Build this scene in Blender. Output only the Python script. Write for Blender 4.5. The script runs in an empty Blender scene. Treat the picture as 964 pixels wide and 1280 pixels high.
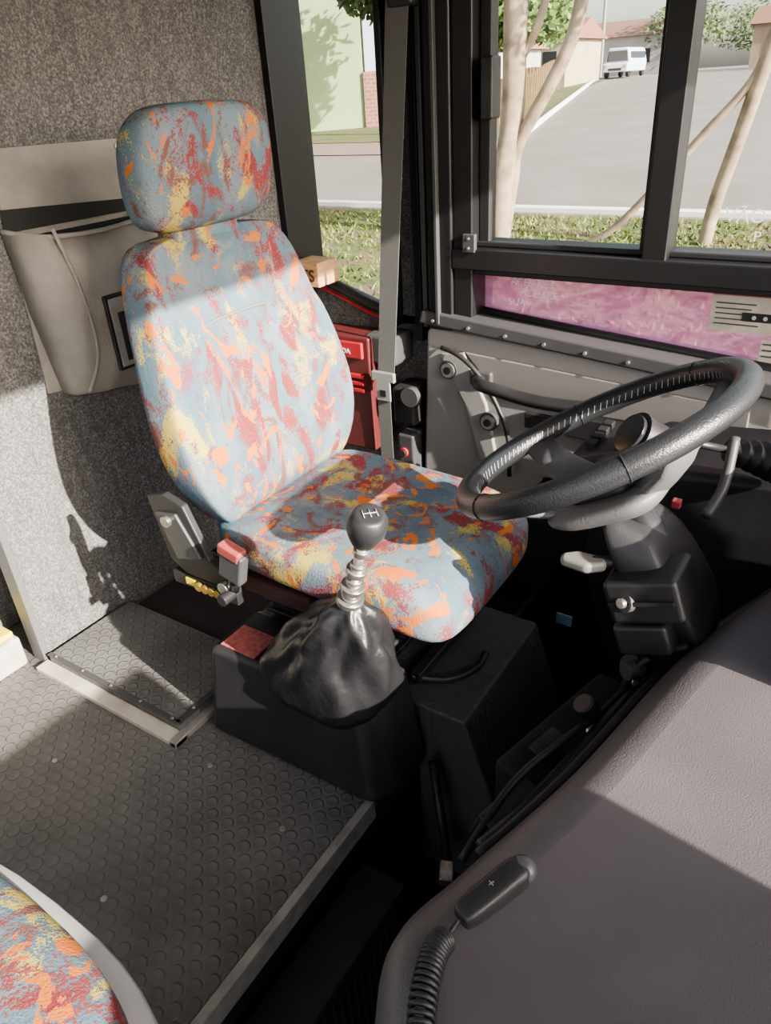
import bpy, bmesh, math, random
from mathutils import Vector, Matrix, Euler
random.seed(7)
S = bpy.context.scene
COL = S.collection
pi = math.pi

# ------------------------------------------------------------------ materials
def newmat(name):
    m = bpy.data.materials.new(name); m.use_nodes = True
    nt = m.node_tree; b = nt.nodes["Principled BSDF"]
    return m, nt, b
def plain(name, col, rough=.5, metal=0, bump=0, bscale=300, var=0, vscale=20, spec=.5):
    m, nt, b = newmat(name)
    b.inputs["Base Color"].default_value = (*col, 1); b.inputs["Roughness"].default_value = rough
    b.inputs["Metallic"].default_value = metal; b.inputs["Specular IOR Level"].default_value = spec
    tc = nt.nodes.new("ShaderNodeTexCoord")
    if var:
        n = nt.nodes.new("ShaderNodeTexNoise"); n.inputs["Scale"].default_value = vscale; n.inputs["Detail"].default_value = 5
        nt.links.new(tc.outputs["Object"], n.inputs["Vector"])
        r = nt.nodes.new("ShaderNodeValToRGB")
        r.color_ramp.elements[0].position = .3; r.color_ramp.elements[1].position = .7
        r.color_ramp.elements[0].color = (*[max(0, c*(1-var)) for c in col], 1)
        r.color_ramp.elements[1].color = (*[min(1, c*(1+var)) for c in col], 1)
        nt.links.new(n.outputs["Fac"], r.inputs["Fac"]); nt.links.new(r.outputs["Color"], b.inputs["Base Color"])
    if bump:
        n2 = nt.nodes.new("ShaderNodeTexNoise"); n2.inputs["Scale"].default_value = bscale; n2.inputs["Detail"].default_value = 3
        nt.links.new(tc.outputs["Object"], n2.inputs["Vector"])
        bp = nt.nodes.new("ShaderNodeBump"); bp.inputs["Strength"].default_value = bump; bp.inputs["Distance"].default_value = .003
        nt.links.new(n2.outputs["Fac"], bp.inputs["Height"]); nt.links.new(bp.outputs["Normal"], b.inputs["Normal"])
    return m
def noise(nt, vec, scale, detail=3, rough=.5, dist=0):
    n = nt.nodes.new("ShaderNodeTexNoise"); n.inputs["Scale"].default_value = scale; n.inputs["Detail"].default_value = detail
    n.inputs["Roughness"].default_value = rough; n.inputs["Distortion"].default_value = dist
    nt.links.new(vec, n.inputs["Vector"]); return n.outputs["Fac"]
def mathn(nt, op, a, b=None, c=None):
    n = nt.nodes.new("ShaderNodeMath"); n.operation = op
    for i, v in enumerate((a, b, c)):
        if v is None: continue
        if isinstance(v, (int, float)): n.inputs[i].default_value = v
        else: nt.links.new(v, n.inputs[i])
    return n.outputs[0]
def ramp(nt, fac, stops):
    r = nt.nodes.new("ShaderNodeValToRGB"); cr = r.color_ramp
    while len(cr.elements) < len(stops): cr.elements.new(.5)
    for e, (p, c) in zip(cr.elements, stops): e.position = p; e.color = (*c, 1)
    nt.links.new(fac, r.inputs["Fac"]); return r.outputs["Color"]
def mixc(nt, fac, a, b):
    n = nt.nodes.new("ShaderNodeMix"); n.data_type = 'RGBA'
    if isinstance(fac, (int, float)): n.inputs[0].default_value = fac
    else: nt.links.new(fac, n.inputs[0])
    for i, v in ((6, a), (7, b)):
        if isinstance(v, tuple): n.inputs[i].default_value = (*v, 1)
        else: nt.links.new(v, n.inputs[i])
    return n.outputs[2]
def step(nt, v, lo, hi):
    n = nt.nodes.new("ShaderNodeMapRange"); n.inputs[1].default_value = lo; n.inputs[2].default_value = hi
    nt.links.new(v, n.inputs[0]); return n.outputs[0]
def mapping(nt, sc, loc=(0,0,0), rot=(0,0,0)):
    tc = nt.nodes.new("ShaderNodeTexCoord"); mp = nt.nodes.new("ShaderNodeMapping")
    mp.inputs["Scale"].default_value = sc; mp.inputs["Location"].default_value = loc; mp.inputs["Rotation"].default_value = rot
    nt.links.new(tc.outputs["Object"], mp.inputs["Vector"]); return mp.outputs["Vector"]
def bumpn(nt, b, h, strength=.4, dist=.003):
    bp = nt.nodes.new("ShaderNodeBump"); bp.inputs["Strength"].default_value = strength; bp.inputs["Distance"].default_value = dist
    nt.links.new(h, bp.inputs["Height"]); nt.links.new(bp.outputs["Normal"], b.inputs["Normal"])

def fabric_mat(name, sc=(1,1,.6)):
    m, nt, b = newmat(name)
    v = mapping(nt, sc); fine = mapping(nt, (1,1,1))
    speck = noise(nt, fine, 240, 2, .75)
    def layer(loc, scale, th, w=.015, dist=1.2, sp=.35):
        vv = mapping(nt, sc, loc, (0.35,0.2,.3))
        f = noise(nt, vv, scale, 2.5, .55, dist)
        f2 = mathn(nt, 'ADD', f, mathn(nt, 'MULTIPLY', mathn(nt, 'SUBTRACT', speck, .5), sp))
        return step(nt, f2, th, th+w)
    base = mixc(nt, step(nt, noise(nt, v, 9, 2), .4, .6), (.085,.145,.19), (.15,.20,.235))
    c = mixc(nt, layer((3,1,5), 9, .565, sp=.45), base, (.42,.34,.09))
    c = mixc(nt, layer((2,6,4), 13, .59, dist=1.6, sp=.6), c, (.16,.065,.055))
    c = mixc(nt, layer((8,2,1), 10, .565, dist=1.5, sp=.6), c, (.21,.035,.038))
    c = mixc(nt, layer((1,7,3), 9, .60, dist=2.2, sp=.14), c, (.50,.145,.025))
    c = mixc(nt, layer((4,3,9), 14, .65, dist=1.8, sp=.14), c, (.50,.16,.035))
    c = mixc(nt, layer((5,9,9), 15, .62, dist=1.0, sp=.25), c, (.10,.165,.205))
    c = mixc(nt, mathn(nt, 'MULTIPLY', step(nt, speck, .35, .65), .14), c, (.32,.32,.30))
    nt.links.new(c, b.inputs["Base Color"]); b.inputs["Roughness"].default_value = .95
    b.inputs["Specular IOR Level"].default_value = .12
    bumpn(nt, b, speck, .5, .003)
    return m
FAB = fabric_mat("seat_fabric")

def carpet_mat():
    m, nt, b = newmat("carpet_wall")
    v = mapping(nt, (1,1,1))
    a = noise(nt, v, 210, 3, .75); g = noise(nt, v, 5, 3); g2 = noise(nt, mapping(nt,(1,1,.25)), 45, 3)
    c = ramp(nt, a, [(.33,(.045,.044,.043)), (.5,(.135,.132,.129)), (.68,(.33,.325,.32))])
    c = mixc(nt, mathn(nt, 'MULTIPLY', g, .45), c, (.20,.197,.193))
    c = mixc(nt, mathn(nt, 'MULTIPLY', step(nt, g2, .5, .65), .35), c, (.08,.079,.077))
    nt.links.new(c, b.inputs["Base Color"]); b.inputs["Roughness"].default_value = 1; b.inputs["Specular IOR Level"].default_value = .05
    bumpn(nt, b, a, .7, .003); return m
CARPET = carpet_mat()

def tread_mat(name, col, rough=.38, pitch=.029, bs=.8, gv=.22):
    m, nt, b = newmat(name)
    v = mapping(nt, (1/pitch,)*3, rot=(0,0,math.radians(45)))
    vo = nt.nodes.new("ShaderNodeTexVoronoi"); vo.inputs["Scale"].default_value = 1; vo.inputs["Randomness"].default_value = 0
    vo.voronoi_dimensions = '2D'
    nt.links.new(v, vo.inputs["Vector"])
    d = vo.outputs["Distance"]
    coin = step(nt, d, .47, .40)
    ring = mathn(nt, 'MULTIPLY', coin, mathn(nt, 'SUBTRACT', 1.0, mathn(nt, 'MULTIPLY', step(nt, d, .38, .1), .5)))
    dirt = noise(nt, mapping(nt, (1,1,1)), 6, 6, .6)
    fine = noise(nt, mapping(nt, (1,1,1)), 120, 3, .6)
    c = ramp(nt, dirt, [(.3, tuple(x*.7 for x in col)), (.7, tuple(min(1,x*1.4) for x in col))])
    c = mixc(nt, mathn(nt, 'MULTIPLY', fine, .25), c, (.20,.20,.195))
    if gv:
        groove = mathn(nt, 'MULTIPLY', mathn(nt, 'MULTIPLY', step(nt, d, .36, .42), step(nt, d, .52, .46)), gv)
        c = mixc(nt, groove, c, (.025,.025,.025))
    nt.links.new(c, b.inputs["Base Color"])
    r = nt.nodes.new("ShaderNodeMapRange"); r.inputs[3].default_value = rough-.10; r.inputs[4].default_value = rough+.2
    nt.links.new(dirt, r.inputs[0]); nt.links.new(r.outputs[0], b.inputs["Roughness"])
    bumpn(nt, b, ring, bs, .002); return m
TREAD = tread_mat("coin_tread_floor", (.125,.122,.118))
TREADD = tread_mat("coin_tread_dark", (.06,.06,.062), .45, gv=0, bs=.5)

BLACK = plain("black_plastic", (.026,.026,.028), .42, bump=.15, bscale=500, var=.25, vscale=12)
BLACKM = plain("black_matte", (.012,.012,.013), .75)
RUBBER = plain("black_rubber", (.022,.022,.024), .5)
FRAME = plain("window_frame_black", (.018,.018,.02), .35, metal=.2)
DGREY = plain("dark_grey_plastic", (.06,.061,.063), .45, bump=.1)
PANEL = plain("grey_moulded_panel", (.27,.262,.255), .5, bump=.12, bscale=500, var=.08, vscale=4)
DASH = plain("dash_leather_grey", (.098,.088,.092), .42, bump=.28, bscale=420, var=.15, vscale=5)
CHROME = plain("worn_steel", (.5,.48,.45), .35, metal=.9, var=.3, vscale=60)
ALU = plain("aluminium_trim", (.40,.39,.37), .45, metal=.5, var=.2, vscale=30)
LEATHER = plain("black_leatherette", (.018,.018,.02), .36, bump=.6, bscale=60)
WHEEL = plain("steering_rim_leather", (.024,.026,.029), .33, bump=.3, bscale=350)
HUBG = plain("steering_hub_grey", (.12,.12,.125), .5, bump=.25)
CANVAS = plain("grey_canvas", (.32,.30,.27), .85, bump=.5, bscale=260, var=.18, vscale=8)
CANVASD = plain("canvas_inside_shade", (.03,.03,.03), .9)  # dark canvas tone standing in for shade inside the pouch and under the flap
REDP = plain("red_plastic", (.36,.025,.03), .4)
REDM = plain("red_marker_plate", (.40,.12,.11), .6, var=.35, vscale=90)
WHITE = plain("white_paint", (.8,.8,.8), .5)
OFFW = plain("off_white_plastic", (.50,.46,.40), .45, var=.2)
YEL = plain("yellow_safety_paint", (.85,.68,.05), .5)
BELT = plain("belt_webbing", (.12,.122,.118), .8, bump=.5, bscale=400)
BUCK = plain("belt_tongue_grey", (.42,.42,.41), .35, metal=.5)
GREYR = plain("grey_seat_shell", (.40,.40,.40), .5, var=.08)
ROOFM = plain("ceiling_liner", (.30,.29,.275), .8)
LOWFL = plain("lower_floor_rubber", (.025,.025,.028), .6, bump=.2)
def wood_mat():
    m, nt, b = newmat("wood_block"); v = mapping(nt, (3,3,30))
    c = ramp(nt, noise(nt, v, 6, 4), [(.3,(.50,.27,.12)), (.7,(.72,.45,.24))])
    nt.links.new(c, b.inputs["Base Color"]); b.inputs["Roughness"].default_value=.6; return m
WOOD = wood_mat()
def glass(name, col, gl=.06, diff=0, col2=None):
    m = bpy.data.materials.new(name); m.use_nodes = True; nt = m.node_tree; nt.nodes.clear()
    o = nt.nodes.new("ShaderNodeOutputMaterial"); t = nt.nodes.new("ShaderNodeBsdfTransparent"); g = nt.nodes.new("ShaderNodeBsdfGlossy")
    t.inputs[0].default_value = (*col,1); g.inputs["Roughness"].default_value = .05
    if col2:
        f = noise(nt, mapping(nt,(1,1,2),rot=(0,.4,0)), 9, 5, .65, 1.5)
        cc = mixc(nt, step(nt, f, .42, .62), col, col2); nt.links.new(cc, t.inputs[0])
    mx = nt.nodes.new("ShaderNodeMixShader"); mx.inputs[0].default_value = gl
    nt.links.new(t.outputs[0], mx.inputs[1]); nt.links.new(g.outputs[0], mx.inputs[2]); last = mx.outputs[0]
    if diff:
        d = nt.nodes.new("ShaderNodeBsdfTranslucent"); d.inputs[0].default_value = (*col,1)
        m2 = nt.nodes.new("ShaderNodeMixShader"); m2.inputs[0].default_value = diff
        nt.links.new(last, m2.inputs[1]); nt.links.new(d.outputs[0], m2.inputs[2]); last = m2.outputs[0]
    nt.links.new(last, o.inputs[0]); return m
GLASS = glass("window_glass", (.93,.94,.93), .03)
PINK = glass("pink_film_glass", (.94,.64,.82), .04, .28, (.64,.36,.54))

# ------------------------------------------------------------------ builders
def finish(o, mat, parent, smooth, bevel, seg=3):
    if mat and not o.data.materials: o.data.materials.append(mat)
    if parent: o.parent = parent
    if smooth:
        for p in o.data.polygons: p.use_smooth = True
    if bevel:
        md = o.modifiers.new("bevel", 'BEVEL'); md.width = bevel; md.segments = seg; md.limit_method = 'ANGLE'
        for p in o.data.polygons: p.use_smooth = True
        md.harden_normals = True
    return o
def mesh(name, verts, faces, mat=None, parent=None, smooth=False, bevel=0, seg=3):
    me = bpy.data.meshes.new(name); me.from_pydata([tuple(v) for v in verts], [], faces); me.update()
    bm = bmesh.new(); bm.from_mesh(me); bmesh.ops.recalc_face_normals(bm, faces=bm.faces); bm.to_mesh(me); bm.free()
    o = bpy.data.objects.new(name, me); COL.objects.link(o)
    return finish(o, mat, parent, smooth, bevel, seg)
def empty(name, loc=(0,0,0)):
    e = bpy.data.objects.new(name, None); COL.objects.link(e); e.empty_display_size = .05; return e
def box(name, x0,x1,y0,y1,z0,z1, mat=None, parent=None, bevel=.003, rot=None):
    v = [(x,y,z) for x in (x0,x1) for y in (y0,y1) for z in (z0,z1)]
    if rot:
        c = Vector(((x0+x1)/2,(y0+y1)/2,(z0+z1)/2)); R = Euler([math.radians(a) for a in rot]).to_matrix()
        v = [c + R @ (Vector(p)-c) for p in v]
    f = [(0,1,3,2),(4,6,7,5),(0,4,5,1),(2,3,7,6),(0,2,6,4),(1,5,7,3)]
    return mesh(name, v, f, mat, parent, bevel=bevel)
def prism(name, pts, ax, a0, a1, mat=None, parent=None, bevel=.003):
    def mk(p, a):
        l = list(p); l.insert(ax, a); return tuple(l)
    n = len(pts); v = [mk(p,a0) for p in pts] + [mk(p,a1) for p in pts]
    f = [tuple(range(n)), tuple(range(2*n-1, n-1, -1))] + [(i,(i+1)%n,n+(i+1)%n,n+i) for i in range(n)]
    return mesh(name, v, f, mat, parent, bevel=bevel)
def loft(name, rings, mat=None, parent=None, sub=0, cap=True, smooth=True):
    n = len(rings[0]); v = [p for r in rings for p in r]; f = []
    for k in range(len(rings)-1):
        for i in range(n):
            j = (i+1)%n; f.append((k*n+i, k*n+j, (k+1)*n+j, (k+1)*n+i))
    if cap: f += [tuple(range(n)), tuple(range((len(rings)-1)*n, len(rings)*n))]
    o = mesh(name, v, f, mat, parent, smooth=smooth)
    if sub:
        s = o.modifiers.new("sub", 'SUBSURF'); s.levels = sub; s.render_levels = sub
    return o
def tube(name, pts, r, mat=None, parent=None, n=10, rs=None, closed=False):
    pts = [Vector(p) for p in pts]; rings = []; N = len(pts)
    prev = None
    for i, p in enumerate(pts):
        if closed: t = pts[(i+1)%N]-pts[(i-1)%N]
        else: t = pts[min(i+1,N-1)]-pts[max(i-1,0)]
        t.normalize()
        if prev is None:
            a = Vector((0,0,1)) if abs(t.z) < .9 else Vector((1,0,0)); u = t.cross(a).normalized()
        else: u = (prev - t*prev.dot(t)).normalized()
        prev = u; w = t.cross(u); rr = rs[i] if rs else r
        rings.append([p + (u*math.cos(2*pi*k/n)+w*math.sin(2*pi*k/n))*rr for k in range(n)])
    if closed: rings.append(rings[0]); return loft(name, rings, mat, parent, cap=False)
    return loft(name, rings, mat, parent)
def smoothpts(pts, k=6, closed=False):
    P = [Vector(p) for p in pts]; out = []; n = len(P)
    rng = range(n if closed else n-1)
    for i in rng:
        g = (lambda j: P[j % n]) if closed else (lambda j: P[max(0,min(n-1,j))])
        a,b,c,d = g(i-1),g(i),g(i+1),g(i+2)
        for s in range(k):
            t = s/k
            out.append(.5*((2*b)+(c-a)*t+(2*a-5*b+4*c-d)*t*t+(3*b-a-3*c+d)*t**3))
    if not closed: out.append(P[-1])
    return out
def cyl(name, c, axis, r, h, mat=None, parent=None, n=24, r2=None, bevel=.001):
    c = Vector(c); a = Vector(axis).normalized(); q = Vector((0,0,1)).rotation_difference(a)
    r2 = r if r2 is None else r2
    v = [c + q @ Vector((math.cos(2*pi*i/n)*r, math.sin(2*pi*i/n)*r, -h/2)) for i in range(n)]
    v += [c + q @ Vector((math.cos(2*pi*i/n)*r2, math.sin(2*pi*i/n)*r2, h/2)) for i in range(n)]
    f = [tuple(range(n)), tuple(range(n,2*n))] + [(i,(i+1)%n,n+(i+1)%n,n+i) for i in range(n)]
    return mesh(name, v, f, mat, parent, bevel=bevel, seg=2)
def ball(name, c, r, mat=None, parent=None, sc=(1,1,1), n=24):
    rings = []
    for k in range(1, n//2):
        a = pi*k/(n//2)
        rings.append([(c[0]+r*sc[0]*math.sin(a)*math.cos(2*pi*i/n), c[1]+r*sc[1]*math.sin(a)*math.sin(2*pi*i/n), c[2]+r*sc[2]*math.cos(a)) for i in range(n)])
    return loft(name, rings, mat, parent)
def text(name, s, size, origin, xdir, ydir, mat, parent=None, extr=.0006, align='LEFT'):
    cu = bpy.data.curves.new(name, 'FONT'); cu.body = s; cu.size = size; cu.extrude = extr; cu.align_x = align
    o = bpy.data.objects.new(name, cu); COL.objects.link(o)
    bpy.context.view_layer.update()
    me = bpy.data.meshes.new_from_object(o.evaluated_get(bpy.context.evaluated_depsgraph_get()))
    bpy.data.objects.remove(o); o = bpy.data.objects.new(name, me); COL.objects.link(o)
    X = Vector(xdir).normalized(); Y = Vector(ydir); Y = (Y - X*Y.dot(X)).normalized(); Zd = X.cross(Y)
    M = Matrix((X,Y,Zd)).transposed().to_4x4(); M.translation = Vector(origin)
    me.transform(M)
    o.data.materials.clear(); o.data.materials.append(mat)
    if parent: o.parent = parent
    return o
def superell(n, a, b, e):
    out = []
    for i in range(n):
        t = 2*pi*i/n; c, s = math.cos(t), math.sin(t)
        out.append((a*math.copysign(abs(c)**(2/e), c), b*math.copysign(abs(s)**(2/e), s)))
    return out

# ------------------------------------------------------------------ bus shell
XP, YW = -1.55, 1.87
box("floor", XP, -.615, -.65, 1.27, -.04, 0, TREAD, bevel=.001)
box("trim_1", -.62, -.603, -.65, .76, -.045, .004, ALU, bevel=.002)
box("floor_lower", -.62, .75, -.65, 1.87, -.40, -.36, LOWFL)
box("floor_step_riser", -.635, -.615, -.65, 1.87, -.36, -.04, BLACK)
box("floor_cab", XP, -.64, 1.27, 1.87, -.24, -.2, LOWFL)
box("wall_back", XP-.04, XP, .70, YW, -.05, 1.95, CARPET, bevel=.004)
box("trim_2", XP-.045, XP+.004, .685, .702, -.05, 1.95, plain("seam_strip",(.13,.13,.13),.4), bevel=.002)
box("wall_aisle_panel", -1.80,-1.76,.15,1.3,0,1.3, CARPET, bevel=.004)
ws = empty("wall_left")
TH = .06
def wpoly(name, pts, mat, y0=YW, y1=YW+TH, bevel=.002): return prism(name, pts, 1, y0, y1, mat, ws, bevel)
wpoly("lower_carpet", [(-1.55,-.4),(-1.08,-.4),(-1.08,.60),(-1.28,.615),(-1.55,.70)], CARPET)
wpoly("lower_skin", [(-1.08,-.4),(.75,-.4),(.75,.50),(-.15,.575),(-1.08,.655)], BLACKM)
wpoly("centre_post_carpet", [(-1.21,.58),(-.97,.58),(-.97,1.95),(-1.21,1.95)], CARPET)
wpoly("window_header", [(-1.55,1.74),(.75,1.74),(.75,1.95),(-1.55,1.95)], BLACKM)
wpoly("front_post", [(.60,.45),(.75,.45),(.75,1.75),(.60,1.75)], FRAME)
w1 = empty("window_1")
prism("frame_rear", [(-1.55,.60),(-1.525,.60),(-1.525,1.75),(-1.55,1.75)], 1, 1.77, 1.93, FRAME, w1)
tube("sill_rubber", smoothpts([(-1.53,1.86,.71),(-1.42,1.86,.675),(-1.30,1.86,.63),(-1.2,1.86,.61)]), .016, RUBBER, w1)
tube("sill_red_edge", smoothpts([(-1.53,1.85,.685),(-1.42,1.85,.65),(-1.30,1.85,.605),(-1.2,1.85,.585)]), .005, REDP, w1)
prism("pane", [(-1.53,.66),(-1.2,.6),(-1.2,1.75),(-1.53,1.75)], 1, 1.90, 1.904, GLASS, w1, 0)
w2 = empty("window_2")
def wf(name, x0,x1,z0,z1, y0=1.80, y1=1.93, mat=FRAME, b=.004): return box(name, x0,x1,y0,y1,z0,z1, mat, w2, b)
wf("rear_frame", -.985,-.93,.63,1.75)
wf("sill_bar", -.985,.6,.770,.822, 1.79,1.93)
wf("sill_bar_lip", -.94,.6,.822,.836, 1.83,1.90, RUBBER)
wf("sill_lower_lip", -.985,.6,.752,.770, 1.82,1.92, RUBBER)
wf("meeting_stile", -.492,-.437,.80,1.75, 1.80,1.88)
wf("meeting_stile_rubber", -.51,-.492,.83,1.75, 1.84,1.88, RUBBER)
wf("top_frame", -.985,.6,1.70,1.76)
wf("left_inner_stile", -.93,-.90,.832,1.72, 1.84,1.88, RUBBER)
box("latch", -.905,-.872,1.79,1.84,1.12,1.25, BLACK, w2, .006)
box("corner_bracket", -.95,-.915,1.785,1.80,.815,.86, DGREY, w2, .002)
for z in (.826,.85): cyl("bracket_screw", (-.932,1.783,z),(0,1,0),.004,.004,CHROME,w2,12)
prism("pane_rear", [(-.92,.83),(-.46,.83),(-.46,1.72),(-.92,1.72)], 1, 1.895, 1.899, GLASS, w2, 0)
prism("pane_front", [(-.44,.83),(.58,.83),(.58,1.72),(-.44,1.72)], 1, 1.86, 1.864, GLASS, w2, 0)
prism("pink_pane", [(-.97,.655),(-.97,.76),(.58,.76),(.58,.50),(-.15,.575)], 1, 1.88, 1.884, PINK, w2, 0)
tube("pink_pane_rubber", [(-.98,1.86,.652),(-.6,1.86,.617),(-.15,1.86,.578),(.5,1.86,.51)], .012, RUBBER, w2)
LETT = plain("etched_white_lettering", (.75,.68,.72), .6)
for i,(s,dx) in enumerate((("ACELERE E",.05),("ACELERE",.078),("SUA",.045))):
    text("lettering_%d"%i, s, .027, (-.90+dx,1.872,.722-.027*i), (1,0,-.03), (0,0,1), LETT, w2)
text("lettering_3", "VÃO D", .040, (-.335,1.852,.90), (1,0,0),(0,0,1), WHITE, w2)
text("lettering_4", "P", .030, (-.27,1.852,.862), (1,0,0),(0,0,1), WHITE, w2)
st = empty("window_sticker")
box("paper", -.335,-.17,1.868,1.870,.655,.750, OFFW, st, 0)
box("red_head", -.333,-.172,1.866,1.868,.739,.747, plain("faded_red_print",(.4,.12,.12),.5), st, 0)
for i in range(5): box("text_line_%d"%i, -.325, -.235+random.uniform(-.02,.03), 1.866,1.868,.720-.012*i,.7225-.012*i, DGREY, st, 0)
box("cassette_icon", -.265,-.19,1.865,1.868,.683,.703, BLACK, st, .004)
for dx in (-.012,.012): cyl("reel",(-.2275+dx,1.864,.693),(0,1,0),.005,.002,OFFW,st,12)
st2 = empty("window_sticker.001")
box("paper", -.215,-.12,1.866,1.870,.59,.645, OFFW, st2, 0)
for i in range(3): box("text_line_%d"%i, -.21, -.14, 1.864,1.866,.633-.014*i,.636-.014*i, DGREY, st2, 0)
cp = empty("door_post_trim")
box("black_channel", -1.06,-.985,1.79,1.90,.60,1.95, FRAME, cp, .006)
box("steel_strip", -1.085,-1.07,1.80,1.87,.60,1.95, DGREY, cp, .003)
box("black_rib", -1.125,-1.10,1.82,1.87,.55,1.95, FRAME, cp, .003)
box("rubber_seal", -1.215,-1.195,1.82,1.88,.58,1.95, RUBBER, cp, .004)
box("inner_rib", -1.03,-1.02,1.775,1.80,.62,1.95, DGREY, cp, .002)
box("ceiling", -4, .85, -.70, 1.93, 1.95, 1.99, ROOFM)
box("wall_front_header", .66,.76,-.70,1.93,1.71,1.95, ROOFM)
box("wall_front", .72,.78,-.70,1.93,-.4,.46, BLACKM)
box("sun_block_front_right", .68,.72,-.70,.50,.40,.93, DGREY)  # unseen half-height panel, added to keep sun off the dash and floor
box("wall_right", -4,-.75,-.70,-.66,-.4,.75, PANEL)
box("wall_right_header", -4,.75,-.70,-.66,1.6,1.95, PANEL)
box("wall_right_post", -.85,-.70,-.70,-.66,-.4,1.95, FRAME)
box("floor_aisle", -4, XP, -.65,1.9,-.04,0, TREAD, bevel=.001)

# ------------------------------------------------------------------ floor hatch
h = empty("floor_hatch")
box("lid", -1.53,-1.065,.69,.945,.0,.032, TREAD, h, .003)
box("frame_near", -1.54,-1.045,.655,.69,-.001,.014, OFFW, h, .003)
box("frame_front", -1.065,-1.045,.655,.955,0,.016, ALU, h, .002)
box("edge_near", -1.53,-1.065,.687,.70,.03,.035, DGREY, h, .002)
box("edge_front", -1.08,-1.062,.69,.945,.03,.035, DGREY, h, .002)
for i in range(5): cyl("screw", (-1.50+.103*i,.693,.037),(0,0,1),.004,.003,CHROME,h,10)
for y in (.74,.84): cyl("screw", (-1.071,y,.037),(0,0,1),.004,.003,CHROME,h,10)
box("floor_recess_patch", -1.53,-1.1,.96,1.25,.001,.006, plain("dark_red_recess",(.045,.03,.03),.8), None, 0)  # flat sheet; its dark reddish colour stands in for the shaded lower recess
fs = empty("floor_screws")
for (x,y) in ((-1.25,.5),(-.95,.66),(-.72,.62),(-.70,.17),(-.9,.35)): cyl("screw", (x,y,.001),(0,0,1),.006,.003,CHROME,fs,12)
sb = empty("step_light_box")
box("body", -1.74,-1.585,.50,.665,0,.085, OFFW, sb, .008)
box("top", -1.74,-1.60,.50,.66,.085,.10, YEL, sb, .004)

# ------------------------------------------------------------------ storage pocket on the partition
pk = empty("storage_pocket")
X0 = XP+.004
mesh("back_flap", [(X0,.90,.64),(X0,1.26,.60),(X0,1.25,1.135),(X0,.92,1.14),(X0+.004,.90,.64),(X0+.004,1.26,.60),(X0+.004,1.25,1.135),(X0+.004,.92,1.14)],
     [(0,1,2,3),(4,5,6,7),(0,1,5,4),(1,2,6,5),(2,3,7,6),(3,0,4,7)], CANVAS, pk)
rings=[]
for z,yl,yr,dep in ((.615,.955,1.25,.03),(.63,.935,1.255,.065),(.70,.925,1.26,.10),(.76,.918,1.26,.098),(.82,.91,1.26,.105),(.87,.908,1.257,.097),(.92,.905,1.255,.095),(.985,.90,1.25,.075)):
    r=[]
    for i in range(33):
        t=i/32; y=yl+(yr-yl)*t
        e=min(1,min(t,1-t)*9)
        fold=.010*math.sin(t*9+z*6)+.006*math.sin(t*21-z*25)
        r.append((X0+.004+(dep+fold)*(e**.5), y, z+ (.018*math.sin(t*pi)*-1 if z>.95 else 0) - .03*t*(z<.65)))
    rings.append(r)
v=[p for r in rings for p in r]; f=[(k*33+i,k*33+i+1,(k+1)*33+i+1,(k+1)*33+i) for k in range(7) for i in range(32)]
f.append(tuple(range(33)))
o=mesh("pouch", v, f, CANVAS, pk, smooth=True); sd=o.modifiers.new("s",'SOLIDIFY'); sd.thickness=.003
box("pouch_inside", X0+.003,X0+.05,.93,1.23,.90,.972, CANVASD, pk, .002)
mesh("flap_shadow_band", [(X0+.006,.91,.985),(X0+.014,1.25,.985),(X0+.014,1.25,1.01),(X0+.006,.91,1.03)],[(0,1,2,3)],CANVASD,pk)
tube("piping", smoothpts([(X0+.10,.955,.99),(X0+.115,.975,.85),(X0+.10,.985,.72),(X0+.06,.965,.63)]),.004,CANVAS,pk)
tube("top_hem", smoothpts([(X0+.008,.90,.99),(X0+.08,.95,.975),(X0+.09,1.08,.968),(X0+.075,1.22,.975)]),.005,CANVAS,pk)
for pt in ((X0+.006,1.235,1.12),(X0+.006,.93,1.12)): cyl("stud", pt,(1,0,0),.009,.006,CHROME,pk,16)
box("document_sleeve", X0+.110,X0+.120,1.02,1.15,.67,.84, BLACK, pk, .004)
box("sleeve_window", X0+.118,X0+.122,1.028,1.142,.678,.832, CANVAS, pk, .002)
box("sleeve_document", X0+.121,X0+.124,1.045,1.125,.69,.80, BLACK, pk, .002)
box("red_tag", X0+.115,X0+.128,1.13,1.18,.685,.72, REDP, pk, .002)

# ------------------------------------------------------------------ driver seat
YC = 1.064
seat = empty("driver_seat")
prof=[(.44,-1.065,.15,.05),(.455,-1.06,.193,.085),(.50,-1.055,.224,.11),(.56,-1.06,.254,.125),(.64,-1.075,.265,.13),(.74,-1.10,.251,.125),(.80,-1.115,.236,.118),(.825,-1.128,.228,.106),(.84,-1.132,.225,.106),(.90,-1.145,.210,.108),(.95,-1.16,.192,.098),(.975,-1.165,.168,.075),(.985,-1.168,.130,.04)]
rings=[]
for z,x,w,d in prof:
    r=[]
    for (a,b) in superell(48, d/2, w, 3.2):
        fx=x+a
        if a>0: fx += .034*(abs(b)/w)**4 - .016*(1-(abs(b)/w)**2)*(z>.5 and z<.95)
        r.append((fx+.02, YC+b, z))
    rings.append(r)
loft("backrest", rings, FAB, seat, sub=1)
SEAM = plain("seat_seam_piping",(.16,.19,.20),.9)
tube("backrest_seam", smoothpts([(-1.068,YC-.13,.812),(-1.069,YC-.07,.830),(-1.069,YC+.07,.830),(-1.068,YC+.13,.812)]), .003, SEAM, seat, 6)
rings=[]
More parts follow.
